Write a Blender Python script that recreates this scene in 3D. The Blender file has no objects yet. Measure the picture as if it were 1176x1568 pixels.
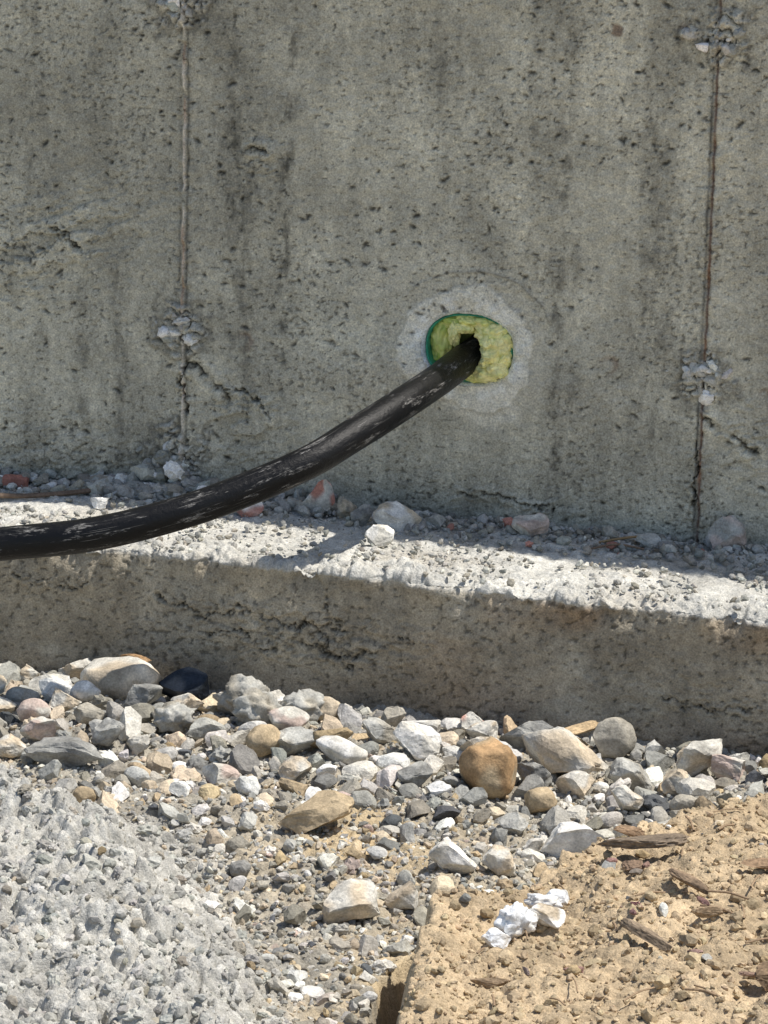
import bpy, bmesh, math
import numpy as np
from mathutils import Vector, Matrix
rng=np.random.default_rng(11)
scene=bpy.context.scene
# ------------------------------------------------------------------ noise
perm=rng.permutation(256);perm=np.concatenate([perm,perm,perm])
gr=rng.normal(size=(256,3));gr/=np.linalg.norm(gr,axis=1)[:,None]
a2=rng.uniform(0,2*math.pi,256);g2=np.stack([np.cos(a2),np.sin(a2)],1)
jit=rng.random((256,2))
def fade(t): return t*t*t*(t*(t*6-15)+10)
def n2(x,y,s=0):
    x=x+s*17.31;y=y+s*9.77
    xi=np.floor(x).astype(int);yi=np.floor(y).astype(int);xf=x-xi;yf=y-yi;xi&=255;yi&=255
    def g(i,j,dx,dy):
        h=perm[perm[(xi+i)&255]+((yi+j)&255)];return g2[h,0]*dx+g2[h,1]*dy
    u=fade(xf);v=fade(yf)
    a=g(0,0,xf,yf)*(1-u)+g(1,0,xf-1,yf)*u
    b=g(0,1,xf,yf-1)*(1-u)+g(1,1,xf-1,yf-1)*u
    return (a*(1-v)+b*v)*1.5
def n3(x,y,z,s=0):
    x=x+s*17.31;y=y+s*9.77;z=z+s*3.1
    xi=np.floor(x).astype(int);yi=np.floor(y).astype(int);zi=np.floor(z).astype(int)
    xf=x-xi;yf=y-yi;zf=z-zi;xi&=255;yi&=255;zi&=255
    u=fade(xf);v=fade(yf);w=fade(zf);out=0
    for i in (0,1):
        for j in (0,1):
            for k in (0,1):
                h=perm[perm[perm[(xi+i)&255]+((yi+j)&255)]+((zi+k)&255)]
                gg=gr[h]
                out=out+(gg[...,0]*(xf-i)+gg[...,1]*(yf-j)+gg[...,2]*(zf-k))*(u if i else 1-u)*(v if j else 1-v)*(w if k else 1-w)
    return out*1.5
def dome(x,y,s=0,R=.8):
    # cellular lumps: union of rounded clods of random height
    x=x+s*7.13;y=y+s*3.71
    xi=np.floor(x).astype(int);yi=np.floor(y).astype(int);out=np.zeros(np.shape(x))
    for i in (-1,0,1):
        for j in (-1,0,1):
            cx=xi+i;cy=yi+j;h=perm[perm[cx&255]+(cy&255)]
            px=cx+jit[h,0];py=cy+jit[h,1];rr=R*(.55+.45*jit[perm[h],0])
            d2=((x-px)**2+(y-py)**2)/rr**2
            out=np.maximum(out,np.sqrt(np.clip(1-d2,0,1))*rr)
    return out
def fbm2(x,y,o=4,s=0,g=.5):
    t=0;a=1
    for i in range(o): t=t+a*n2(x*2**i,y*2**i,s+i*3);a*=g
    return t
def bil2(x,y,o=3,s=0,g=.5):
    t=0;a=1
    for i in range(o): t=t+a*(np.abs(n2(x*2**i,y*2**i,s+i*3))*2-.45);a*=g
    return t
def fbm3(x,y,z,o=4,s=0,g=.5):
    t=0;a=1
    for i in range(o): t=t+a*n3(x*2**i,y*2**i,z*2**i,s+i*3);a*=g
    return t
def ss(a,b,x):
    t=np.clip((x-a)/(b-a),0,1);return t*t*(3-2*t)
def mixc(a,b,t): return a*(1-t[...,None])+np.array(b)*t[...,None]
# ------------------------------------------------------------------ mesh helpers
def mk(name,V,F,col=None,mat=None,smooth=True,parent=None,uv=None):
    V=np.asarray(V,dtype=np.float32).reshape(-1,3);F=np.asarray(F,dtype=np.int32);k=F.shape[1]
    me=bpy.data.meshes.new(name)
    me.vertices.add(len(V));me.vertices.foreach_set("co",V.ravel())
    me.loops.add(F.size);me.loops.foreach_set("vertex_index",F.ravel())
    me.polygons.add(len(F));me.polygons.foreach_set("loop_start",np.arange(0,F.size,k,dtype=np.int32))
    me.polygons.foreach_set("loop_total",np.full(len(F),k,dtype=np.int32))
    me.polygons.foreach_set("use_smooth",np.full(len(F),smooth))
    if col is not None:
        c=np.ones((len(V),4),dtype=np.float32);c[:,:3]=np.clip(np.asarray(col).reshape(-1,3),0,1)
        at=me.color_attributes.new("Col",'FLOAT_COLOR','POINT');at.data.foreach_set("color",c.ravel())
    if uv is not None:
        l=me.uv_layers.new(name="UVMap");l.data.foreach_set("uv",np.asarray(uv,dtype=np.float32)[F.ravel()].ravel())
    me.update();me.validate()
    ob=bpy.data.objects.new(name,me);scene.collection.objects.link(ob)
    if mat: me.materials.append(mat)
    if parent: ob.parent=parent
    return ob
def gridF(m,n,keep=None):
    idx=np.arange(m*n).reshape(m,n)
    f=np.stack([idx[:-1,:-1],idx[1:,:-1],idx[1:,1:],idx[:-1,1:]],-1)
    if keep is not None: f=f[keep]
    return f.reshape(-1,4)
def axis(lo,hi,step,farlo,farhi,extra=()):
    c=list(np.arange(lo,hi+step/2,step))+list(extra)
    l=[];s=step;x=lo
    while x>farlo: s*=1.3;x-=s;l.append(max(x,farlo))
    h=[];s=step;x=hi
    while x<farhi: s*=1.3;x+=s;h.append(min(x,farhi))
    return np.unique(np.round(np.array(l+c+h),6))
def segd(X,Z,pts):
    d=np.full(X.shape,9.)
    for (a,b),(c,e) in zip(pts[:-1],pts[1:]):
        vx,vz=c-a,e-b;L=vx*vx+vz*vz
        t=np.clip(((X-a)*vx+(Z-b)*vz)/L,0,1)
        d=np.minimum(d,np.hypot(X-a-t*vx,Z-b-t*vz))
    return d
# ------------------------------------------------------------------ materials
def mat(name,rough=.9,grain=(500,.25),mid=(60,.2),bump=.4,bdist=.001,bscale=500,spec=.3):
    m=bpy.data.materials.new(name);m.use_nodes=True;nt=m.node_tree;N=nt.nodes;L=nt.links
    b=N["Principled BSDF"];b.inputs["Roughness"].default_value=rough;b.inputs["Specular IOR Level"].default_value=spec
    tc=N.new("ShaderNodeTexCoord")
    c=N.new("ShaderNodeAttribute");c.attribute_name="Col";cur=c.outputs["Color"]
    for sc,am in (grain,mid):
        n=N.new("ShaderNodeTexNoise");n.inputs["Scale"].default_value=sc;n.inputs["Detail"].default_value=2;n.inputs["Roughness"].default_value=.6
        L.new(tc.outputs["Object"],n.inputs["Vector"])
        r=N.new("ShaderNodeMapRange");r.inputs[1].default_value=.3;r.inputs[2].default_value=.7;r.inputs[3].default_value=1-am;r.inputs[4].default_value=1+am
        L.new(n.outputs["Fac"],r.inputs[0])
        v=N.new("ShaderNodeVectorMath");v.operation='SCALE';L.new(cur,v.inputs[0]);L.new(r.outputs[0],v.inputs["Scale"]);cur=v.outputs[0]
    L.new(cur,b.inputs["Base Color"])
    n=N.new("ShaderNodeTexNoise");n.inputs["Scale"].default_value=bscale;n.inputs["Detail"].default_value=3;n.inputs["Roughness"].default_value=.65
    L.new(tc.outputs["Object"],n.inputs["Vector"])
    bp=N.new("ShaderNodeBump");bp.inputs["Strength"].default_value=bump;bp.inputs["Distance"].default_value=bdist
    L.new(n.outputs["Fac"],bp.inputs["Height"]);L.new(bp.outputs[0],b.inputs["Normal"])
    return m
M_wall=mat("wall_concrete",.92,(480,.26),(120,.12),.9,.002,380)
M_foot=mat("footing_concrete",.92,(480,.28),(90,.14),.9,.002,380)
M_ground=mat("ground_soil",.95,(600,.26),(120,.15),.9,.002,450,spec=.12)
M_rock=mat("rock",.88,(420,.20),(70,.18),.7,.0016,220,spec=.2)
M_peb=mat("pebble",.92,(450,.22),(80,.18),.7,.0015,400,spec=.15)
M_wood=mat("dry_wood",.85,(350,.25),(80,.2),.6,.001,300)
# ------------------------------------------------------------------ WALL
def wall():
    seams=(-.2525,.375)
    ex=[s+o for s in seams for o in np.arange(-.006,.0061,.0006)]
    xs=axis(-.56,.53,.0015,-7,7,ex);zs=axis(-.07,.66,.0015,-.12,.75)
    X,Z=np.meshgrid(xs,zs,indexing='ij')
    fine=ss(-.75,-.6,X)*(1-ss(.6,.75,X))
    D=.0022*fbm2(X*7,Z*5,4,1)+.0013*fbm2(X*60,Z*60,4,2,.65)
    low=fbm2(X*3.2,Z*2.2,5,3,.6)
    streak=fbm2(X*26,Z*2.8,5,5,.65);streak2=fbm2(X*90,Z*9,3,8)
    blotch=fbm2(X*14,Z*11,6,6,.66)
    grit=fbm2(X*140,Z*140,3,16,.9)
    col=np.ones(X.shape+(3,))*np.array([.50,.472,.376])
    k=1+.17*low+.13*streak+.06*streak2+.19*blotch+.08*grit
    wob=.006*n2(Z*6,Z*0+3.3,4)
    for sx,w,a,z0,z1 in ((-.125,.008,.46,.12,.60),(-.175,.02,.28,.1,.5),(-.20,.01,.22,.2,.6),(.05,.02,.12,.25,.6),(.165,.008,.24,.25,.6),(.205,.009,.38,.0,.6),(.225,.008,.24,.0,.4),(.315,.03,.24,.1,.6),(.27,.006,.16,.3,.6),(-.38,.012,.28,0,.25),(-.33,.014,.26,0,.3),(-.44,.03,.16,.0,.6)):
        g=np.exp(-((X-sx-wob)/w)**2)*ss(z0-.05,z0+.06,Z)*(1-ss(z1-.08,z1+.05,Z))*(.55+1.3*fbm2(X*60,Z*26,4,12,.7))
        k=k-a*np.clip(g,0,1.3)
    k*=1-.27*np.exp(-((X+.40)/.13)**2-((Z-.42)/.14)**2)-.20*np.exp(-((X+.19)/.08)**2-((Z-.35)/.25)**2)
    k*=1+.12*np.exp(-((X-.1)/.16)**2-((Z-.4)/.2)**2)-.24*np.exp(-((X-.32)/.03)**2-((Z-.52)/.035)**2)
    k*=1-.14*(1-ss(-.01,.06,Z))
    rg=np.exp(-((X+.42)/.12)**2-((Z-.29-.35*(X+.42))/.055)**2)+.8*np.exp(-((X+.18)/.06)**2-((Z-.09)/.05)**2)+.6*np.exp(-((X-.43)/.06)**2-((Z-.12)/.05)**2)+.7*np.exp(-((X+.42)/.12)**2-((Z-.03)/.05)**2)+.4*np.exp(-((X-.15)/.12)**2-((Z-.02)/.03)**2)+.5*np.exp(-((X+.15)/.03)**2-((Z-.41)/.03)**2)
    rg=np.clip(rg,0,1)
    fl=fbm2(X*18+Z*8,Z*46-X*14,4,21,.6)
    step=ss(-.04,.04,fl)
    D+=rg*(.0045*step+.0016*fbm2(X*80,Z*120,3,22,.7));k*=1+rg*(.22*(step-.4))  # relief shading painted into the colour: raised steps lighter, step edges darker
    edge=np.exp(-(fl/.03)**2);k*=1-.62*rg*edge*ss(-.2,.2,n2(X*40,Z*40,26)+.05)
    fk=fbm2(X*150,Z*210,2,23);dens=n2(X*9,Z*6,24)*.6+n2(X*30,Z*22,25)*.4
    fm=ss(.55,.68,fk+.5*dens);D-=.0014*fm;k*=1-.46*fm  # sunken chip flecks, their shade painted dark into the colour
    fk=fbm2(X*150+9,Z*200,2,27);fm2=ss(.5,.75,fk+.3*dens);k*=1+.22*fm2
    hx,hz=.0965,.2025
    th=np.arctan2(Z-hz,X-hx);r=np.hypot((X-hx)/1.12,(Z-hz))
    rr_=r+.006*fbm2(X*25,Z*25,4,31,.6)+.004*np.sin(3*th+1)
    hal=1-ss(.070,.075,rr_)
    hal2=1-ss(.077,.10,rr_)
    lowr=ss(.35,.6,np.exp(-((X-.122)/.045)**2-((Z-.138)/.028)**2)+.15*fbm2(X*35,Z*35,3,36))
    k=k*(1-.6*hal2)+.6*hal2
    col=col*np.clip(k,.22,1.6)[...,None]
    col=mixc(col,(.82,.785,.665),np.clip(hal*.72+lowr*.5+hal2*.15,0,.92)*(1+.25*grit+.2*blotch).clip(.4,1.1))
    ring_=np.exp(-((rr_-.0725)/.0016)**2);col*=(1-.30*ring_*ss(-.3,.2,n2(th*2.5,th*0,37)))[...,None];D+=.0018*hal
    rim=np.exp(-((r-.0545)/.007)**2);col=mixc(col,(.92,.91,.84),.8*rim*ss(-.5,.2,n2(th*3,th*0+3,33)+.1))
    arc=np.exp(-((r-.092-.004*np.sin(2*th)-.003*n2(X*40,Z*40,35))/.0015)**2)*np.clip(np.sin(th+.3),0,1);D+=.0015*arc;col*=(1-.35*arc)[...,None]
    D+=-.003*hal*(1-ss(.048,.06,r))+.002*rim*n2(th*6,th*0+2,34)
    w=.0008*n2(Z*40,Z*0+.5,7)
    for s,cc,hh in ((seams[0],(.78,.70,.58),.0036),(seams[1],(.15,.09,.065),-.0018)):
        dx=np.abs(X-s-w);br=ss(-.42,-.05,n2(Z*30,Z*0+s*9,9)+.2)
        g=np.exp(-(dx/.0019)**2)
        D+=hh*g*br
        col=mixc(col,cc,g*br*.9)
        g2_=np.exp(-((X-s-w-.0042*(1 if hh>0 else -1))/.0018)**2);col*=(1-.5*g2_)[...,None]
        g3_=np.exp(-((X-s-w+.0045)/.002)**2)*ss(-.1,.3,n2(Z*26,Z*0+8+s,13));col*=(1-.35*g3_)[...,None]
        rust=np.exp(-(dx/.0018)**2)*ss(.1,.45,n2(Z*22,Z*0+5+s,2));col=mixc(col,(.36,.20,.11),rust*.6)
        D+=.003*np.exp(-(dx/.012)**2)*fbm2(X*70,Z*70,3,33)
    for tx,tz,rr in ((-.256,.198,.030),(-.262,.04,.036),(-.256,.578,.028),(.376,.192,.028),(.376,.575,.030)):
        q=np.hypot(X-tx,Z-tz)/rr;m=1-ss(.4,1.3,q+.7*fbm2(X*50,Z*50,3,41))
        bb=bil2(X*80,Z*80,3,42)
        D+=m*(.008*bb+.002);col=mixc(col,(.70,.67,.58),m*.55);kk=1-1.1*m*np.clip(-bb*1.6,0,.75);col*=kk[...,None]
        mm=np.exp(-((q-1.1+.7*fbm2(X*50,Z*50,3,41))/.25)**2);col*=(1-.38*mm)[...,None]
    for tx,tz,rr,ring in ((.26,.577,.009,0),(-.178,.189,.011,1),(.263,.197,.012,1),(.335,.578,.008,1),(.445,.175,.01,1)):
        q=np.hypot(X-tx,Z-tz)+.003*fbm2(X*80,Z*80,3,44)
        m=np.exp(-((q-rr*.8)/.003)**2)*(.5+.5*np.sin(np.arctan2(Z-tz,X-tx)+1)) if ring else 1-ss(rr*.5,rr,q)
        col=mixc(col,(.22,.14,.09),m*(.6 if ring else .8));D-=.0012*m
    wx=.005*fbm2(X*60,Z*60,4,51,.7);wz=.005*fbm2(X*60,Z*60,4,52,.7)
    for pts,wd in (([(-.25,.157),(-.232,.154),(-.222,.14),(-.208,.133),(-.195,.12)],.0030),([(-.25,.155),(-.255,.13),(-.25,.10)],.0014),
                   ([(.378,.145),(.40,.133),(.418,.126),(.44,.108)],.0024),([(.09,.03),(.14,.035),(.17,.022),(.2,.026)],.0012),
                   ([(-.20,.13),(-.17,.128),(-.14,.10)],.0012),([(-.17,.42),(-.15,.415)],.0024),([(.37,.12),(.372,.08),(.366,.03)],.0012),([(-.42,.31),(-.40,.30),(-.385,.285)],.0015)):
        d=segd(X+wx,Z+wz,pts);br=ss(-.8,-.2,n2(X*50,Z*50,53));g=np.exp(-(d/wd)**2)*br
        D-=.004*g;D+=.0026*np.exp(-((d-wd*3.5)/(wd*2))**2)
        col*=(1-.88*g)[...,None];col*=(1+.14*np.exp(-((d-wd*4)/(wd*2.5))**2))[...,None]
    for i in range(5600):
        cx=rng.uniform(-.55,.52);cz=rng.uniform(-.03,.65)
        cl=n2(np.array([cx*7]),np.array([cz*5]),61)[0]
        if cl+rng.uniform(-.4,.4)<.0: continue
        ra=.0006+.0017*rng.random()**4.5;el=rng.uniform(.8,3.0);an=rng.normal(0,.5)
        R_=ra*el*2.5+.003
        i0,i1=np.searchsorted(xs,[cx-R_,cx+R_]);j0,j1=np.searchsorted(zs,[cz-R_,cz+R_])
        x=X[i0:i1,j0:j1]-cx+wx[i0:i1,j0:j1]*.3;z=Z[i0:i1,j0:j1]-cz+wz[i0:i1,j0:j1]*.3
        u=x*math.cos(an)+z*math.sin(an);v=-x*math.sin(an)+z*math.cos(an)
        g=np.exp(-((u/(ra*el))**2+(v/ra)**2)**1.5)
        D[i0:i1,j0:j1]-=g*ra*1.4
        col[i0:i1,j0:j1]*=(1-.80*g)[...,None]  # pit cavities darkened: dirt plus shadow painted into the colour
    D*=fine
    P=2.4;ax,az=.0535,.0405
    wv=1+.025*n2(th*1.3+2,th*0,71)+.016*n2(th*7,th*0+4,72)
    rn=((np.abs(X-hx)/ax)**P+(np.abs(Z-hz)/az)**P)**(1/P)/wv
    near=(rn<1.0)&(rn>.93)
    X2=np.where(near,hx+(X-hx)/rn,X);Z2=np.where(near,hz+(Z-hz)/rn,Z)
    ins=rn<=.93
    inside4=(rn<1.0)
    kf=~(inside4[:-1,:-1]&inside4[1:,:-1]&inside4[1:,1:]&inside4[:-1,1:])
    X2=np.where(ins,hx+(X-hx)/np.maximum(rn,1e-6),X2);Z2=np.where(ins,hz+(Z-hz)/np.maximum(rn,1e-6),Z2)
    Y=-D+.004*np.exp(-((rn-1)/.035)**2)*(rn<1.3)
    top=np.clip(.93+.42*xs,.74,1.8)  # unseen wall top, slope made up to set its shadow width on the ledge
    V=np.stack([X2,Y,Z2],-1);m,n=X.shape
    F=gridF(m,n,kf)
    last=np.arange(m)*n+n-1;nv=m*n
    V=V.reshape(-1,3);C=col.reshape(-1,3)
    A=np.stack([xs,0*xs,np.maximum(top,zs[-1]+.01)],-1);B=A.copy();B[:,1]=.2;Cc=B.copy();Cc[:,2]=-.12
    V=np.concatenate([V,A,B,Cc]);C=np.concatenate([C,np.tile([.43,.42,.36],(3*m,1))])
    seq=[last,nv+np.arange(m),nv+m+np.arange(m),nv+2*m+np.arange(m)]
    fs=[F]
    for a,b in zip(seq[:-1],seq[1:]): fs.append(np.stack([a[:-1],a[1:],b[1:],b[:-1]],-1))
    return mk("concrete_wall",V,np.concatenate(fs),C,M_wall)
W=wall()
# ------------------------------------------------------------------ FOOTING
def ledge_z(x): return -.010*(1-ss(-.5,-.25,x))
def footing():
    xs=axis(-.60,.66,.0018,-7,7)
    ye=-.266-.016*(1-ss(-.5,-.3,xs))-.008*ss(.1,.3,xs)+.006*n2(xs*5,xs*0,81)+.010*fbm2(xs*24,xs*0+2,5,82,.62)
    rows=[];r=.005
    for a in np.linspace(0,1,150): rows.append(('l',a))
    for a in np.linspace(0,math.pi/2,7)[1:]: rows.append(('c',a))
    for a in np.arange(.0018,.19,.0018): rows.append(('f',a))
    n=len(rows);m=len(xs)
    Y=np.zeros((m,n));Z=np.zeros((m,n));NY=np.zeros((m,n));NZ=np.zeros((m,n));dl=np.zeros((m,n));kind=np.zeros((m,n))
    yf=-.266-.016*(1-ss(-.5,-.3,xs))-.008*ss(.1,.3,xs)+.006*n2(xs*5,xs*0,81)
    for j,(q,a) in enumerate(rows):
        if q=='l': Y[:,j]=.03+(ye+r-.03)*a;Z[:,j]=0;NZ[:,j]=1;dl[:,j]=(1-a)*.29
        elif q=='c': Y[:,j]=ye+r-r*math.sin(a);Z[:,j]=-r+r*math.cos(a);NY[:,j]=-math.sin(a);NZ[:,j]=math.cos(a)
        else:
            bl_=np.exp(-(a/.012)); Y[:,j]=ye*bl_+yf*(1-bl_)+.01*a;Z[:,j]=-r-a;NY[:,j]=-1;kind[:,j]=1;dl[:,j]=-a
    X=np.repeat(xs[:,None],n,1);Z+=ledge_z(X)
    fine=ss(-.75,-.62,X)*(1-ss(.68,.8,X))
    top=1-kind
    edge=np.exp(-(dl/.05)**2)*(dl>=0)+np.exp(-(dl/.012)**2)*(dl<0)
    right=ss(-.05,.12,X)
    D=.0008*fbm3(X*9,Y*9,Z*9,3,83)+.0010*fbm3(X*70,Y*70,Z*70,3,84,.7)*(1-.5*kind)
    rough=fbm3(X*30,Y*30,Z*30,4,85,.58)
    wxx=X+.007*fbm2(X*60,Y*60,3,201);wyy=Y+.007*fbm2(X*60,Y*60,3,202)
    pm=ss(-.25,.25,n2(X*11,Y*11,203)+.15)
    dm=dome(wxx/.017,wyy/.017,11)*.0085*pm+dome(wxx/.008,wyy/.008,12)*.0044
    D+=top*(.0030+.0032*edge*(.4+right))*rough*1.0+top*(dm-.003)*(.5+.6*edge)
    D+=.008*edge*right*n3(X*12,Y*12,Z*12,86)+.004*top*n3(X*10,Y*10,Z*10,187)
    bite=ss(.08,.35,n3(X*22,Y*10,Z*10,188)+.3*n3(X*60,Y*30,Z*30,189))*np.exp(-(dl/.015)**2);D-=.008*bite
    D+=kind*.0010*fbm3(X*30,Y*30,Z*30,4,87,.6)
    lip=np.exp(-((dl+.006)/.009)**2)*kind;D+=lip*.004*right*(.3+n3(X*40,Y*0,Z*40,88))
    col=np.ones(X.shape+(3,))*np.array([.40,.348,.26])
    f1=fbm3(X*9,Y*9,Z*6,5,89,.65);st=fbm2(X*25,Z*5,4,90)
    k=1+.32*f1+.15*st+.14*fbm3(X*90,Y*90,Z*90,3,190,.8)
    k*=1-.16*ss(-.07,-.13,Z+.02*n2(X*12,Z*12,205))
    br=ss(-.05,.35,X)*ss(-.2,.3,fbm3(X*4,Y*4,Z*8,3,91)+.1)
    col=mixc(col,(.34,.235,.14),br*.75)
    col=mixc(col,(.46,.43,.35),ss(.1,.7,fbm2(X*6+3,Z*10,4,92))*.5)
    col*=np.clip(k,.35,1.6)[...,None]
    dirt=ss(-.1,.45,fbm3(X*8,Y*8,Z*8,4,194))
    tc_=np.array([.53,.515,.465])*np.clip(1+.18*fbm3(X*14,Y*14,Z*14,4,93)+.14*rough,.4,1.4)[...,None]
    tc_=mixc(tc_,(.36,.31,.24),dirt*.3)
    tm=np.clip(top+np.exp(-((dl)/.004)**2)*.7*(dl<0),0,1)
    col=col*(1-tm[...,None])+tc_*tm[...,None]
    wx=.007*fbm2(X*50,Z*50,4,95,.7);wz=.007*fbm2(X*50,Z*50,4,96,.7)
    for pts,wd in (([(-.18,-.05),(-.13,-.065),(-.07,-.055),(-.02,-.07),(.02,-.06),(.06,-.07)],.0013),([(-.05,-.1),(.0,-.085),(.03,-.1),(.07,-.09)],.0015),
                   ([(-.12,-.09),(-.08,-.08),(-.05,-.1)],.0012),([(.0,-.06),(.02,-.09),(.05,-.11)],.0016),([(.02,-.02),(.018,-.045)],.0008),([(.09,-.075),(.14,-.07)],.0006),
                   ([(-.35,-.045),(-.3,-.05),(-.26,-.045)],.0009),([(.40,-.10),(.46,-.11),(.5,-.10)],.0012)):
        d=segd(X+wx,Z+wz,pts);br2=ss(-.5,.1,n2(X*45,Z*45,97)+.05);g=np.exp(-(d/wd)**2)*kind*br2
        D-=.0038*g;col*=(1-.82*g)[...,None];D+=.0014*kind*np.exp(-((d-wd*4)/(wd*3))**2)
    zone=np.exp(-((X-.0)/.14)**2-((Z+.08)/.035)**2)+.35*np.exp(-((X-.42)/.12)**2-((Z+.09)/.04)**2)+.3*np.exp(-((X+.3)/.1)**2-((Z+.05)/.02)**2)
    fl=fbm2(X*24,Z*44,4,98,.65);stp=ss(-.05,.05,fl);D+=kind*zone*.004*stp;col*=(1+kind*zone*(.14*(stp-.5)-.65*np.exp(-(fl/.035)**2)))[...,None]
    hp=kind*ss(.42,.60,fbm2(X*130,Z*170,2,99)+.3*n2(X*10,Z*10,98))
    D-=.0014*hp;col*=(1-.5*hp)[...,None]
    D*=fine
    V=np.stack([X,Y+NY*D,Z+NZ*D],-1)
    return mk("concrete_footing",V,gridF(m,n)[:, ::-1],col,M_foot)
FT=footing()
# ------------------------------------------------------------------ GROUND
def xb(y): return np.interp(y,[-1.5,-1.2,-.948,-.854,-.715,-.506,-.35,-.28],[.45,.398,.341,.361,.436,.566,.70,.85])
def xg(y): return np.interp(y,[-3,-1.5,-1.2,-1.12,-.857,-.74,-.69,-.66,-.62],[.9,.5,.350,.295,.13,.05,-.02,-.30,-2.5])
def masks(X,Y):
    wob=.02*fbm2(X*14,Y*14,4,101)
    tan=ss(-.004,.012,X-xb(Y)+wob*ss(-.95,-.85,Y)+wob*.35)
    g=ss(-.03,.05,xg(Y)-X+wob*1.6)
    return tan,g*(1-tan)
def trench(X,Y):
    wob=.02*fbm2(X*14,Y*14,4,101)
    q=-(X-xb(Y)+wob*.35)
    wd=.018+.006*ss(-.88,-1.15,Y)+.007*n2(Y*18,Y*0,104)
    return ss(-.004,.006,q)*(1-ss(wd,wd+.016,q))*ss(-.80,-.86,Y)*(1-ss(1.5,2,-Y))
def H(X,Y,rough=True):
    tan,g=masks(X,Y);mid=1-np.clip(tan+g,0,1)
    xbv=xb(Y)
    near=1-ss(3,8,np.hypot(X,Y))
    h=-.152+.010*fbm2(X*5,Y*5,3,102)*ss(-.28,-.4,Y)
    h=h+.05*ss(0,.16,xg(Y)-X)*ss(-.60,-.80,Y)*(1-tan)
    h=h+tan*(.045+.02*ss(0,.25,X-xbv)+.018*np.exp(-((X-xbv-.02)/.03)**2)*ss(-.82,-.92,Y))
    h=h-.02*mid*ss(-.75,-.95,Y)
    T=trench(X,Y)
    if rough:
        wx=X+.008*fbm2(X*45,Y*45,3,301);wy=Y+.008*fbm2(X*45,Y*45,3,302)
        h=h+.003*fbm2(X*28,Y*28,3,105)+.0014*fbm2(X*110,Y*110,3,303,.7)
        pm=ss(-.2,.3,n2(X*12,Y*12,304)+.1)
        d1=dome(wx/.024,wy/.024,1);d2=dome(wx/.012,wy/.012,2);d3=dome(wx/.0065,wy/.0065,3)
        h=h+g*(.025*d1*(.35+.65*pm)+.0135*d2+.0065*d3-.020+.012*fbm2(X*15,Y*15,2,121))
        h=h+mid*(.008*d1*pm+.006*d2+.0035*d3-.007)
        h=h+tan*(.0070*fbm2(X*18,Y*18,3,108)+.0075*d1*pm+.0054*d2*ss(-.1,.3,n2(X*20,Y*20,305)+.1)+.0032*d3-.005)
    h=h*(1-T)+T*(-.235)
    return h*near+(-.14)*(1-near)
def ground():
    xs=axis(-.45,.80,.0020,-300,300);ys=axis(-1.40,-.26,.0020,-300,300)
    X,Y=np.meshgrid(xs,ys,indexing='ij');Z=H(X,Y)
    tan,g=masks(X,Y)
    n=fbm2(X*9,Y*9,5,111,.6)
    col=np.ones(X.shape+(3,))*np.array([.37,.34,.28])
    t=np.clip(np.exp(-((X-.2)/.11)**2-((Y+.66)/.14)**2)*1.3+np.exp(-((X-.31)/.05)**2-((Y+.98)/.2)**2),0,1)*ss(-.5,.4,n+.1)
    col=mixc(col,(.46,.36,.22),t*.9)
    col=mixc(col,(.47,.455,.41),g)
    col=mixc(col,(.47,.365,.235),np.maximum(tan,trench(X,Y)*.85))
    far=ss(1.6,3,np.hypot(X,Y+.8));col=mixc(col,(.50,.44,.33),far)  # unseen outer ground, lightened to bounce more light onto the wall
    col*=np.clip(1+.22*n+.18*fbm2(X*60,Y*60,3,112),.5,1.5)[...,None]
    return mk("ground",np.stack([X,Y,Z],-1),gridF(len(xs),len(ys)),col,M_ground)
GR=ground()
# ------------------------------------------------------------------ ROCKS
ICO={}
for lv in (1,2,3,4,5):
    bm=bmesh.new();bmesh.ops.create_icosphere(bm,subdivisions=lv,radius=1)
    bm.verts.ensure_lookup_table()
    ICO[lv]=(np.array([v.co[:] for v in bm.verts]),np.array([[v.index for v in f.verts] for f in bm.faces]));bm.free()
def proto(lv,kind,r,dim=(1,.8,.6)):
    v=ICO[lv][0].copy()
    if kind!='c':
        for i in range(r.integers(9,15) if kind=='a' else r.integers(6,10)):
            n=r.normal(size=3);n/=np.linalg.norm(n);d=r.uniform(.42,.8) if kind=='a' else r.uniform(.66,.88)
            t=v@n-d;v-=np.maximum(t,0)[:,None]*n*(1 if kind=='a' else .85)
    am={'a':.12,'c':.38,'r':.12}[kind]
    o=r.uniform(0,50,3)
    q=ICO[lv][0]
    sc={'a':1.6,'c':2.0,'r':1.1}[kind]
    n=fbm3(q[:,0]*sc+o[0],q[:,1]*sc+o[1],q[:,2]*sc+o[2],4 if lv>3 else 3,0,.55)
    v=v*(1+am*n)[:,None]
    v/=np.abs(v).max(0)
    return v*np.array(dim)
def rotm(yaw,tx,ty):
    cz,sz=np.cos(yaw),np.sin(yaw);cx,sx=np.cos(tx),np.sin(tx);cy,sy=np.cos(ty),np.sin(ty)
    o=np.zeros_like(cz);e=np.ones_like(cz)
    Rz=np.stack([np.stack([cz,-sz,o],-1),np.stack([sz,cz,o],-1),np.stack([o,o,e],-1)],-2)
    Rx=np.stack([np.stack([e,o,o],-1),np.stack([o,cx,-sx],-1),np.stack([o,sx,cx],-1)],-2)
    Ry=np.stack([np.stack([cy,o,sy],-1),np.stack([o,e,o],-1),np.stack([-sy,o,cy],-1)],-2)
    return Rz@Rx@Ry
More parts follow.
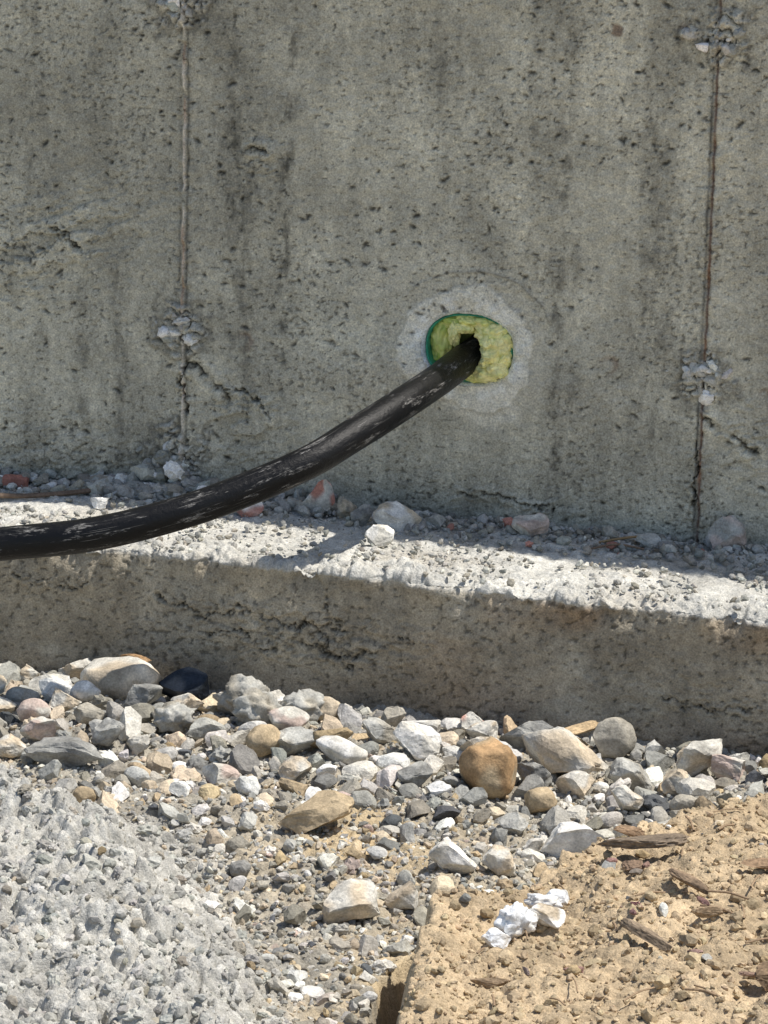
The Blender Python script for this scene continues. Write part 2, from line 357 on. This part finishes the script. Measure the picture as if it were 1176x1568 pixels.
class Batch:
    def __init__(s): s.V=[];s.F=[];s.C=[];s.n=0
    def add(s,V,F,C):
        s.V.append(V);s.F.append(F+s.n);s.C.append(C);s.n+=len(V)
    def scatter(s,P,size,cols,kinds,lv,protos=10,tilt=.5):
        N=len(P);pr=[proto(lv,kinds[i%len(kinds)],rng,(1,rng.uniform(.6,.95),rng.uniform(.45,.8))) for i in range(protos)]
        kk=rng.integers(0,protos,N)
        for i in range(protos):
            w=np.where(kk==i)[0]
            if len(w)==0: continue
            R=rotm(rng.uniform(0,6.28,len(w)),rng.normal(0,tilt,len(w)),rng.normal(0,tilt,len(w)))
            v=np.einsum('nij,vj->nvi',R,pr[i])*size[w][:,None,None]+P[w][:,None,:]
            nv=pr[i].shape[0]
            F=(ICO[lv][1][None]+(np.arange(len(w))*nv)[:,None,None]).reshape(-1,3)
            C=np.repeat(cols[w],nv,0)
            s.add(v.reshape(-1,3),F,C)
    def build(s,name,m,smooth=False,parent=None):
        return mk(name,np.concatenate(s.V),np.concatenate(s.F),np.concatenate(s.C),m,smooth,parent)
PAL=dict(w=(.58,.55,.48),W=(.76,.735,.68),b=(.54,.45,.33),g=(.26,.255,.235),G=(.41,.40,.36),d=(.11,.115,.12),o=(.42,.27,.14),p=(.50,.40,.34),t=(.46,.36,.23),k=(.03,.038,.05),r=(.35,.16,.12),y=(.38,.29,.17),s=(.36,.33,.27),R=(.52,.25,.19))
def stone(name,x,y,z,w,h,c,kind='a',seed=0,yawr=None,deep=None,lv=4,tilt=.15,c2=None,m=None,smooth=None):
    r=np.random.default_rng(seed+5)
    v=proto(lv,kind,r,(w/2,(deep or (w+h)/2*.8)/2,h/2))
    R=rotm(np.array(yawr if yawr is not None else .31+r.normal(0,.25)),np.array(r.normal(0,tilt)*.6),np.array(r.normal(0,tilt)))
    v=v@R.T
    q=v/w
    col=np.ones((len(v),3))*np.array(PAL[c])
    n=fbm3(q[:,0]*3+seed,q[:,1]*3,q[:,2]*3,5,0,.65)
    if c2: col=mixc(col,PAL[c2],ss(-.1,.25,n3(q[:,0]*2.2+seed*3.3,q[:,1]*2.2,q[:,2]*2.2)))
    col*=np.clip(1+.3*n,.55,1.4)[:,None]
    return mk(name,v+np.array([x,y,z]),ICO[lv][1],col,m or M_rock,(kind!='a') if smooth is None else smooth)
S=.00080
HERO=[(-.314,-.315,38,30,'w','a'),(-.277,-.339,62,42,'W','a'),(-.269,-.285,46,36,'w','a'),(-.200,-.330,126,60,'b','r'),(-.128,-.318,72,60,'k','a'),
(-.106,-.360,52,34,'w','a'),(-.216,-.387,44,34,'W','r'),(-.233,-.41,52,36,'b','a'),(-.250,-.45,50,36,'p','r'),(-.235,-.543,46,34,'w','a'),(-.222,-.50,50,42,'p','a'),
(-.164,-.561,110,46,'g','a'),(-.142,-.500,42,50,'g','a'),(-.157,-.38,74,44,'g','a'),(-.044,-.340,96,68,'G','c'),(-.020,-.31,38,44,'W','a'),(.040,-.325,52,38,'b','r'),
(.018,-.385,62,38,'p','r'),(.018,-.456,54,46,'t','r'),(.045,-.44,72,40,'G','a'),(.075,-.427,80,34,'y','a'),(.106,-.463,72,34,'W','r'),(.179,-.428,68,56,'W','a'),
(.161,-.355,62,42,'W','a'),(.116,-.325,42,40,'s','a'),(.211,-.318,48,38,'R','a'),(.273,-.481,84,88,'o','r'),(.328,-.404,118,74,'b','a'),(.277,-.335,92,56,'g','a'),
(.362,-.318,62,58,'s','r'),(.334,-.513,48,40,'t','r'),(.394,-.610,92,44,'W','a'),(.143,-.660,108,46,'t','a'),(.248,-.842,84,54,'b','a'),
(.285,-.80,52,36,'w','a'),(.306,-.720,60,46,'W','a'),(.342,-.697,50,36,'w','a'),(.458,-.345,76,58,'w','a'),(.406,-.407,66,46,'G','a'),(.495,-.350,56,40,'p','a'),
(-.02,-.37,80,60,'G','c'),(.02,-.34,72,50,'G','c'),(-.10,-.42,66,44,'G','c'),(.24,-.40,60,44,'w','a'),(.20,-.50,54,40,'g','a'),(.13,-.40,60,40,'G','a'),
(-.099,-.666,30,24,'t','r'),(.36,-.46,54,40,'w','a'),(.42,-.48,50,38,'w','a'),(.07,-.52,58,34,'w','a'),(.0,-.55,60,34,'p','a'),
(-.33,-.40,60,44,'w','a'),(-.30,-.43,50,36,'b','a'),(-.28,-.49,56,40,'G','a'),(-.19,-.44,56,36,'s','a'),(.45,-.42,50,38,'b','a'),(.33,-.58,44,30,'G','a'),(.31,-.45,50,40,'g','a'),(.23,-.35,50,36,'w','a')]
occ=[]
for i,(x,y,w,h,c,k) in enumerate(HERO):
    w=w*S;h=h*S
    z=float(H(np.array([x]),np.array([y]),False)[0])+h*.38
    stone("rock",x,y,z,w,h,c,k,seed=i*7+1,lv=4 if w>.03 else 3,c2={'o':'t','k':'d','b':'w','G':'s','g':'G','w':'b','p':'w','W':'w','R':'w'}.get(c))
    occ.append((x,y,w*.42))
def pick(N,keys,pr,r=rng):
    k=r.choice(len(keys),N,p=np.array(pr)/sum(pr));c=np.array([PAL[q] for q in keys])[k]
    return c*r.uniform(.65,1.2,(N,1))*(1+r.normal(0,.012,(N,3)))
gb=Batch()
pts=np.zeros((8000,2));sz=np.zeros(8000);np_=0
oc=np.array(occ)
NT=24000
tx=rng.uniform(-.42,.72,NT);ty=-.285-rng.random(NT)**1.6*.75
TN,GG=masks(tx,ty);TR=trench(tx,ty);u=rng.random(NT);prog=np.arange(NT)/NT;cl=n2(tx*9,ty*9,130)
for t in range(NT):
    x=tx[t];y=ty[t];tn=TN[t];gg=GG[t]
    dens=1 if y>-.56 else .45
    if tn>.4: dens=.012
    if TR[t]>.02: continue
    if gg>.5: dens*=.05
    if prog[t]<.25 and cl[t]<-.12: dens*=.3
    if u[t]>dens: continue
    big=.019*(1-prog[t])**3.2+.0042
    s=big*rng.uniform(.65,1.05)
    if y<-.58: s*=.72
    if y>-s-.282: continue
    if np.any(np.hypot(oc[:,0]-x,oc[:,1]-y)<oc[:,2]+s*.5): continue
    if np_ and np.any(np.hypot(pts[:np_,0]-x,pts[:np_,1]-y)<(sz[:np_]+s)*.72): continue
    pts[np_]=(x,y);sz[np_]=s;np_+=1
pts=pts[:np_];sz=sz[:np_]
z=H(pts[:,0],pts[:,1])+sz*.30
bg_=sz>.009
for sel,lv in ((bg_,3),(~bg_,2)):
    gb.scatter(np.column_stack([pts,z])[sel],sz[sel],pick(sel.sum(),"wWbgGdptys",(6,4,3,3,5,.8,.8,1,.5,4)),['a','a','a','a','a','r'] if lv==2 else ['a','a','a','a','a','a','r','c'],lv,20)
def loose(N,box,szf,keys,pr,test,lv=1,kinds=('a',),emb=.2,zfun=H,tilt=.5):
    x=rng.uniform(box[0],box[1],N);y=rng.uniform(box[2],box[3],N);k=test(x,y);x=x[k];y=y[k];s=szf(len(x))
    gb.scatter(np.column_stack([x,y,zfun(x,y)+s*emb]),s,pick(len(x),keys,pr),list(kinds),lv,12,tilt)
loose(17000,(-.43,.75,-.95,-.285),lambda n:.0012+.0042*rng.random(n)**2.2,"wbgGsdt",(4,2,3,4,4,.5,1),lambda x,y:(masks(x,y)[0]<.5)&(masks(x,y)[1]<.8)&(trench(x,y)<.02),1)
loose(9000,(-.3,.5,-1.4,-.6),lambda n:.0016+.0070*rng.random(n)**3,"GGs",(5,4,1),lambda x,y:(masks(x,y)[1]>.3)&(trench(x,y)<.02),2,('c','c','a'),-.05)
loose(450,(-.3,.5,-1.4,-.6),lambda n:.006+.008*rng.random(n)**2,"GGs",(5,4,1),lambda x,y:(masks(x,y)[1]>.3)&(trench(x,y)<.02),3,('c',),-.15)
loose(8000,(.3,.8,-1.3,-.4),lambda n:.0011+.0040*rng.random(n)**3,"t",(1,),lambda x,y:masks(x,y)[0]>.5,1,('c','a'))
loose(300,(.35,.8,-1.3,-.5),lambda n:.003+.007*rng.random(n)**2,"tty",(6,2,2),lambda x,y:masks(x,y)[0]>.8,2,('c','c','a'))
loose(1500,(.15,.42,-1.3,-.7),lambda n:.0015+.006*rng.random(n)**2.5,"wGstb",(3,3,3,2,2),lambda x,y:(masks(x,y)[0]<.4)&(masks(x,y)[1]<.8)&(trench(x,y)<.02),2)
gb.build("gravel",M_peb)
gb=Batch()
lz=lambda x,y: ledge_z(x)+.003+0*y
loose(2600,(-.5,.55,-.09,-.004),lambda n:.0012+.006*rng.random(n)**2.5,"GsGgw",(4,4,3,2,2),lambda x,y:rng.random(len(x))<np.exp(y/.04),2,('a','c'),.4,lz)
loose(3000,(-.5,.55,-.262,-.02),lambda n:.001+.0046*rng.random(n)**3,"GsGw",(4,2,3,2),lambda x,y:n2(x*12,y*12,5)>-.25,1,('a','c'),.4,lz)
loose(1000,(-.56,-.05,-.06,-.002),lambda n:.002+.009*rng.random(n)**2.2,"GsGgW",(4,4,3,1,1.5),lambda x,y:rng.random(len(x))<np.exp(y/.03),2,('a','c'),.6,lambda x,y:ledge_z(x)+.014*rng.random(len(x))*np.exp(y/.02))
loose(320,(-.37,-.20,-.05,-.004),lambda n:.004+.013*rng.random(n)**2.2,"GsGgW",(4,3,3,1,2),lambda x,y:x<9,3,('a','c'),.6,lambda x,y:ledge_z(x)+.04*rng.random(len(x))*np.exp(-((x+.275)/.03)**2)*(y>-.025))
loose(170,(.1,.55,-.12,-.004),lambda n:.003+.007*rng.random(n)**2,"GsGgR",(4,3,3,1,.5),lambda x,y:x<9,2,('a','c'),.6,lz)
gb.build("concrete_rubble",M_peb)
for i,(x,y,w,h,c,k,c2) in enumerate([(-.145,-.075,58,40,'R','a','W'),(-.067,-.035,54,56,'R','a','w'),(-.030,-.05,30,42,'b','a','s'),(-.004,-.07,34,44,'g','a','G'),(.042,-.145,42,36,'W','a','w'),
        (.040,-.07,74,44,'W','a','b'),(.193,-.055,54,46,'w','a','p'),(.412,-.02,58,58,'p','a','G'),(-.318,-.10,30,22,'W','a',None),(.33,-.05,38,26,'G','a',None),(.08,-.05,30,24,'G','a',None),(-.10,-.035,30,24,'G','a',None),(.28,-.03,34,26,'s','a',None)]):
    w*=S;h*=S
    stone("rock",x,y,float(ledge_z(np.array(x)))+h*.42,w,h,c,k,seed=300+i*3,c2=c2,lv=4,tilt=.15)
stone("brick_fragment",-.455,-.03,.0,.036,.02,'r','a',seed=77,lv=3)
for i,(tx,tz,n,sp) in enumerate(((-.256,.198,28,.014),(-.268,.036,38,.016),(-.256,.582,22,.014),(.376,.194,32,.014),(.376,.572,18,.012))):
    gb=Batch()
    P=np.column_stack([rng.normal(tx,sp,n),rng.normal(-.001,.0012,n),rng.normal(tz,sp*.6,n)])
    gb.scatter(P,.002+.0105*rng.random(n)**2,pick(n,"GWw",(2,3,2))*1.1,['c','a'],3,6)
    gb.build("form_tie_patch",M_peb,True)
# ------------------------------------------------------------------ SLEEVE + FOAM
root=bpy.data.objects.new("pipe_sleeve",None);scene.collection.objects.link(root)
def sleeve():
    hx,hz=.0965,.2025;P=2.4;K=220;th=np.linspace(0,2*math.pi,K,endpoint=False)
    def ring(f,y,nz=0):
        c,s=np.cos(th),np.sin(th);ax,az=.0535*f,.0405*f
        rr=1/((np.abs(c)/ax)**P+(np.abs(s)/az)**P)**(1/P)
        t2=np.arctan2(s,c)
        wv=1+.025*n2(t2*1.3+2,th*0,71)+.016*n2(t2*7,th*0+4,72) if nz else 1+.01*n2(th*2,th*0,3)
        rr=rr*wv
        return np.stack([hx+rr*c,np.full(K,y),hz+rr*s],-1)
    rs=[(1.06,.0015,1),(1.0,.004,1),(.985,.012,0)];
    gr_=[(.985,.010,0),(.965,.006,0),(.935,.0065,0),(.925,.012,0),(.92,.09,0)]
    def build(name,rs,c,m):
        V=np.concatenate([ring(*q) for q in rs]);F=[]
        for i in range(len(rs)-1):
            a=np.arange(K)+i*K;b=a+K;F.append(np.stack([a,np.roll(a,-1),np.roll(b,-1),b],-1))
        col=np.ones((len(V),3))*np.array(c)*(1+.35*fbm3(V[:,0]*60,V[:,1]*60,V[:,2]*60,3))[:,None]
        return mk(name,V,np.concatenate(F),col,m,True,root)
    mg=mat("green_pvc",.45,(300,.2),(60,.25),.2,.0005,200,.5)
    build("collar",rs,(.80,.82,.80),M_wall)
    build("pipe",gr_,(.03,.27,.16),mg)
sleeve()
mf=mat("spray_foam",.42,(200,.10),(45,.14),.35,.001,110,.5)
gb=Batch()
def foam(x,z,y,rx,rz,ry,g):
    v=ICO[5][0].copy();o=rng.uniform(0,40,3)
    n=fbm3(v[:,0]*1.2+o[0],v[:,1]*1.2+o[1],v[:,2]*1.2+o[2],4,0,.48)
    b=np.abs(fbm3(v[:,0]*2.0+o[1],v[:,1]*2.0+o[0],v[:,2]*2.0,2,9,.4))
    v=v*(1+.34*n+.16*b)[:,None]*np.array([rx,ry,rz])+np.array([x,y,z])
    c=np.ones((len(v),3))*np.array([.95,.88,.40]);gg=np.clip(g+.6*n-.3*(b-.2),0,1);c=mixc(c,(.48,.58,.12),gg);c*=np.clip(.85+.7*b,.75,1.05)[:,None];gb.add(v,ICO[5][1],c)
for q in ((.060,.208,.024,.014,.024,.012,.7),(.056,.190,.032,.012,.016,.012,.9),(.073,.229,.024,.018,.010,.012,.6),(.092,.234,.020,.016,.009,.014,.45),(.112,.231,.018,.015,.010,.014,.25),(.128,.224,.012,.014,.011,.016,.15),
          (.136,.211,.008,.012,.014,.016,.1),(.112,.219,.016,.011,.009,.012,.05),(.124,.211,.004,.011,.010,.014,.0),(.139,.196,.010,.010,.013,.016,.3),(.126,.199,.002,.013,.009,.014,.0),(.133,.184,.004,.012,.012,.016,.1),
          (.119,.188,.009,.010,.009,.012,.0),(.120,.175,.007,.015,.009,.014,.05),(.103,.171,.015,.018,.008,.014,.2),(.077,.218,.012,.007,.013,.010,.2),(.07,.178,.034,.02,.016,.014,.6),(.096,.20,.070,.05,.04,.015,.8),(.143,.208,.024,.01,.022,.014,.7),(.086,.225,.014,.014,.007,.010,.15)):
    foam(*q)
gb.build("spray_foam",mf,True)
# ------------------------------------------------------------------ CABLE
def catmull(P,n):
    P=np.array(P,float);P=np.vstack([2*P[0]-P[1],P,2*P[-1]-P[-2]]);o=[]
    for i in range(1,len(P)-2):
        a,b,c,d=P[i-1:i+3];ta=0;tb=np.linalg.norm(b-a)**.5;tc=tb+np.linalg.norm(c-b)**.5;td=tc+np.linalg.norm(d-c)**.5
        for t in np.linspace(tb,tc,n,endpoint=False):
            A1=(tb-t)/tb*a+t/tb*b;A2=(tc-t)/(tc-tb)*b+(t-tb)/(tc-tb)*c;A3=(td-t)/(td-tc)*c+(t-tc)/(td-tc)*d
            B1=(tc-t)/tc*A1+t/tc*A2;B2=(td-t)/(td-tb)*A2+(t-tb)/(td-tb)*A3
            o.append((tc-t)/(tc-tb)*B1+(t-tb)/(tc-tb)*B2)
    o.append(P[-2]);return np.array(o)
def tube(name,P,r,K,col,m,parent=None,nz=0,uvs=False):
    P=np.array(P);T=np.gradient(P,axis=0);T/=np.linalg.norm(T,axis=1)[:,None]
    up=np.array([0,0,1.]);V=[];UV=[];th=np.linspace(0,2*math.pi,K+1)
    L=np.concatenate([[0],np.cumsum(np.linalg.norm(np.diff(P,axis=0),axis=1))])
    r=np.broadcast_to(r,(len(P),))
    for i in range(len(P)):
        a=np.cross(T[i],up);a/=np.linalg.norm(a);b=np.cross(a,T[i])
        q=1+nz*n2(th*0+L[i]*8,np.sin(th)*.6)
        V.append(P[i]+(np.cos(th)[:,None]*a+np.sin(th)[:,None]*b)*r[i]*q[:,None]);UV.append(np.stack([np.full(K+1,L[i]),th/(2*math.pi)],-1))
    V=np.concatenate(V);UV=np.concatenate(UV)
    return mk(name,V,gridF(len(P),K+1),np.ones((len(V),3))*np.array(col),m,True,parent,UV)
path=catmull([(.108,.09,.205),(.098,.03,.193),(.090,0,.187),(.084,-.07,.180),(.072,-.15,.171),(.036,-.235,.146),(.002,-.285,.124),(-.102,-.35,.079),(-.2,-.39,.051),(-.307,-.41,.033),(-.45,-.43,.008),(-.7,-.46,-.06),(-1.0,-.5,-.118),(-1.5,-.6,-.122),(-3,-.9,-.122)],40)
m=bpy.data.materials.new("black_polyethylene");m.use_nodes=True;nt=m.node_tree;N=nt.nodes;Lk=nt.links;b=N["Principled BSDF"]
uv=N.new("ShaderNodeUVMap");uv.uv_map="UVMap"
def nz(sx,sy,sc,det=4,ro=.6):
    mp=N.new("ShaderNodeMapping");mp.inputs["Scale"].default_value=(sx,sy,1);Lk.new(uv.outputs[0],mp.inputs[0])
    n=N.new("ShaderNodeTexNoise");n.inputs["Scale"].default_value=sc;n.inputs["Detail"].default_value=det;n.inputs["Roughness"].default_value=ro;Lk.new(mp.outputs[0],n.inputs["Vector"]);return n.outputs["Fac"]
def mr(i,a,b_,c=0,d=1):
    r=N.new("ShaderNodeMapRange");r.inputs[1].default_value=a;r.inputs[2].default_value=b_;r.inputs[3].default_value=c;r.inputs[4].default_value=d;Lk.new(i,r.inputs[0]);return r.outputs[0]
def mth(op,a,c):
    r=N.new("ShaderNodeMath");r.operation=op;r.use_clamp=True
    for k_,q in enumerate((a,c)):
        if isinstance(q,(float,int)): r.inputs[k_].default_value=q
        else: Lk.new(q,r.inputs[k_])
    return r.outputs[0]
scr=mth('MULTIPLY',mr(nz(6,80,2.0,3),.62,.66),mr(nz(9,5,2.0,2),.50,.60))
smear=mth('MULTIPLY',mr(nz(9,5,2.4,5,.7),.57,.63),mr(nz(55,60,3,4,.8),.49,.54))
dust=mth('MULTIPLY',mr(nz(7,2.5,1.5,3),.35,.75),mr(nz(160,120,2,3,.8),.4,.8,.0,.06))
al=mth('ADD',mth('ADD',mth('MULTIPLY',scr,.5),mth('MULTIPLY',smear,.75)),dust)
mx=N.new("ShaderNodeMix");mx.data_type='RGBA';mx.inputs["A"].default_value=(.0045,.0045,.005,1);mx.inputs["B"].default_value=(.40,.385,.36,1);Lk.new(al,mx.inputs["Factor"])
Lk.new(mx.outputs["Result"],b.inputs["Base Color"])
Lk.new(mr(al,0,.4,.40,.9),b.inputs["Roughness"]);b.inputs["Specular IOR Level"].default_value=.24
bp=N.new("ShaderNodeBump");bp.inputs["Strength"].default_value=.9;bp.inputs["Distance"].default_value=.0012;Lk.new(nz(70,8,2.2,5,.7),bp.inputs["Height"]);Lk.new(bp.outputs[0],b.inputs["Normal"])
tube("black_cable",path,.0185,64,(0,0,0),m,nz=.04)
# ------------------------------------------------------------------ WOOD / TWIGS / WHITE LUMPS
def chip(x,y,w,h,ang,c,seed,z=None,th=.006):
    r=np.random.default_rng(seed);v=ICO[4][0].copy()
    for i in range(9):
        n=r.normal(size=3)*np.array([.5,1,1]);n/=np.linalg.norm(n);d=r.uniform(.4,.75);t=v@n-d;v-=np.maximum(t,0)[:,None]*n
    v/=np.abs(v).max(0);g=fbm3(v[:,0]*1.5,v[:,1]*8+seed,v[:,2]*8,3);v=v*(1+.12*g)[:,None]*np.array([w/2,h/2,th])
    R=rotm(np.array(ang),np.array(r.normal(0,.12)),np.array(r.normal(0,.1)));v=v@R.T
    if z is None: z=float(H(np.array([x]),np.array([y]),False)[0])+.007
    col=np.array(c)*np.clip(1+.5*g,.4,1.6)[:,None]
    return mk("wood_chip",v+np.array([x,y,z]),ICO[4][1],col,M_wood,False)
chip(.498,-.751,.085,.036,.15,(.20,.155,.11),1,z=-.086)
chip(.568,-.853,.06,.016,-.6,(.24,.17,.11),2);chip(.560,-.995,.062,.012,-.5,(.25,.19,.13),3);chip(.673,-1.04,.03,.03,.5,(.22,.15,.09),4,th=.01)
chip(-.19,-.302,.06,.013,-.6,(.36,.22,.11),5,z=-.116);chip(.324,-.325,.055,.018,.9,(.46,.34,.20),6,z=-.128,th=.006)
chip(.62,-.80,.04,.02,.2,(.3,.2,.12),7);chip(.50,-.80,.022,.02,.8,(.22,.15,.10),8);chip(.47,-.69,.03,.01,.1,(.3,.2,.12),9);chip(.60,-.93,.03,.008,.8,(.3,.22,.14),10);chip(.45,-1.09,.035,.008,.3,(.3,.22,.14),11);chip(.68,-.86,.04,.015,-.2,(.25,.17,.1),12)
for i in range(14): chip(rng.uniform(.47,.68),rng.uniform(-1.08,-.65),rng.uniform(.012,.028),rng.uniform(.004,.010),rng.uniform(-1.5,1.5),(.28*rng.uniform(.6,1.1),.20*rng.uniform(.7,1),.13),30+i,th=.003)
PAL['X']=(.78,.79,.79)
for i,(x,y,w,h,c,k) in enumerate(((.444,-.905,.040,.018,'W','c'),(.456,-.893,.024,.016,'W','a'),(.440,-.985,.040,.036,'W','c'),(.462,-.965,.036,.028,'b','a'),(.432,-1.01,.028,.024,'W','a'),(.45,-.975,.024,.02,'W','a'))):
    z=float(H(np.array([x]),np.array([y]),False)[0])+h*.4
    stone("plaster_lump",x,y,z,w,h,'X' if c=='W' else 'b',k,seed=500+i,lv=4,c2='W')
def twig(p,r,c): tube("twig",catmull(p,10),r,8,c,M_wood,nz=.3)
twig([(-.60,-.13,.004),(-.50,-.11,.002),(-.43,-.085,-.002),(-.37,-.07,.004),(-.33,-.045,.008)],.0032,(.17,.12,.085))
twig([(.275,-.06,.006),(.30,-.055,.012),(.32,-.045,.014)],.0015,(.3,.2,.1));twig([(.27,-.09,.005),(.30,-.075,.01),(.33,-.07,.006)],.0012,(.22,.15,.1))
for i in range(36):
    x=rng.uniform(.4,.72);y=rng.uniform(-1.15,-.5)
    if x<xb(y)+.03: continue
    a=rng.uniform(0,3.14);l=rng.uniform(.006,.02);z=float(H(np.array([x]),np.array([y]),False)[0])+.006
    twig([(x-l*math.cos(a),y-l*math.sin(a),z),(x,y+l*.1,z+.002),(x+l*math.cos(a),y+l*math.sin(a),z+.001)],rng.uniform(.0006,.0012),(.30,.21,.13))
# ------------------------------------------------------------------ LIGHT
sd=Vector((.46,.1,1)).normalized();el=math.asin(sd.z);az=math.atan2(sd.x,sd.y)
w=bpy.data.worlds.new("World");scene.world=w;w.use_nodes=True;nt=w.node_tree;bg=nt.nodes["Background"]
sky=nt.nodes.new("ShaderNodeTexSky");sky.sky_type='NISHITA';sky.sun_disc=False;sky.sun_elevation=el;sky.sun_rotation=az
nt.links.new(sky.outputs[0],bg.inputs[0]);bg.inputs[1].default_value=.13
sl=bpy.data.lights.new("sun","SUN");sl.energy=5.0;sl.angle=math.radians(.53);sl.color=(1,.955,.885)
so=bpy.data.objects.new("sun",sl);scene.collection.objects.link(so);so.rotation_euler=sd.to_track_quat('Z','Y').to_euler()
# ------------------------------------------------------------------ CAMERA
yaw=math.radians(17.7);p=math.radians(14.6);r=math.radians(1.1)
F=Vector((-math.sin(yaw)*math.cos(p),math.cos(yaw)*math.cos(p),-math.sin(p)))
R0=Vector((math.cos(yaw),math.sin(yaw),0));U0=R0.cross(F)
R=R0*math.cos(r)+U0*math.sin(r);U=-R0*math.sin(r)+U0*math.cos(r);C=-F*3.9
cam=bpy.data.cameras.new("camera");co=bpy.data.objects.new("camera",cam);scene.collection.objects.link(co);scene.camera=co
cam.sensor_fit='VERTICAL';cam.sensor_height=36;cam.lens=5090/1568*36;cam.clip_end=2000;cam.clip_start=.05
co.matrix_world=Matrix(((R.x,U.x,-F.x,C.x),(R.y,U.y,-F.y,C.y),(R.z,U.z,-F.z,C.z),(0,0,0,1)))
scene.view_settings.view_transform='Standard';scene.view_settings.look='None';scene.view_settings.exposure=0
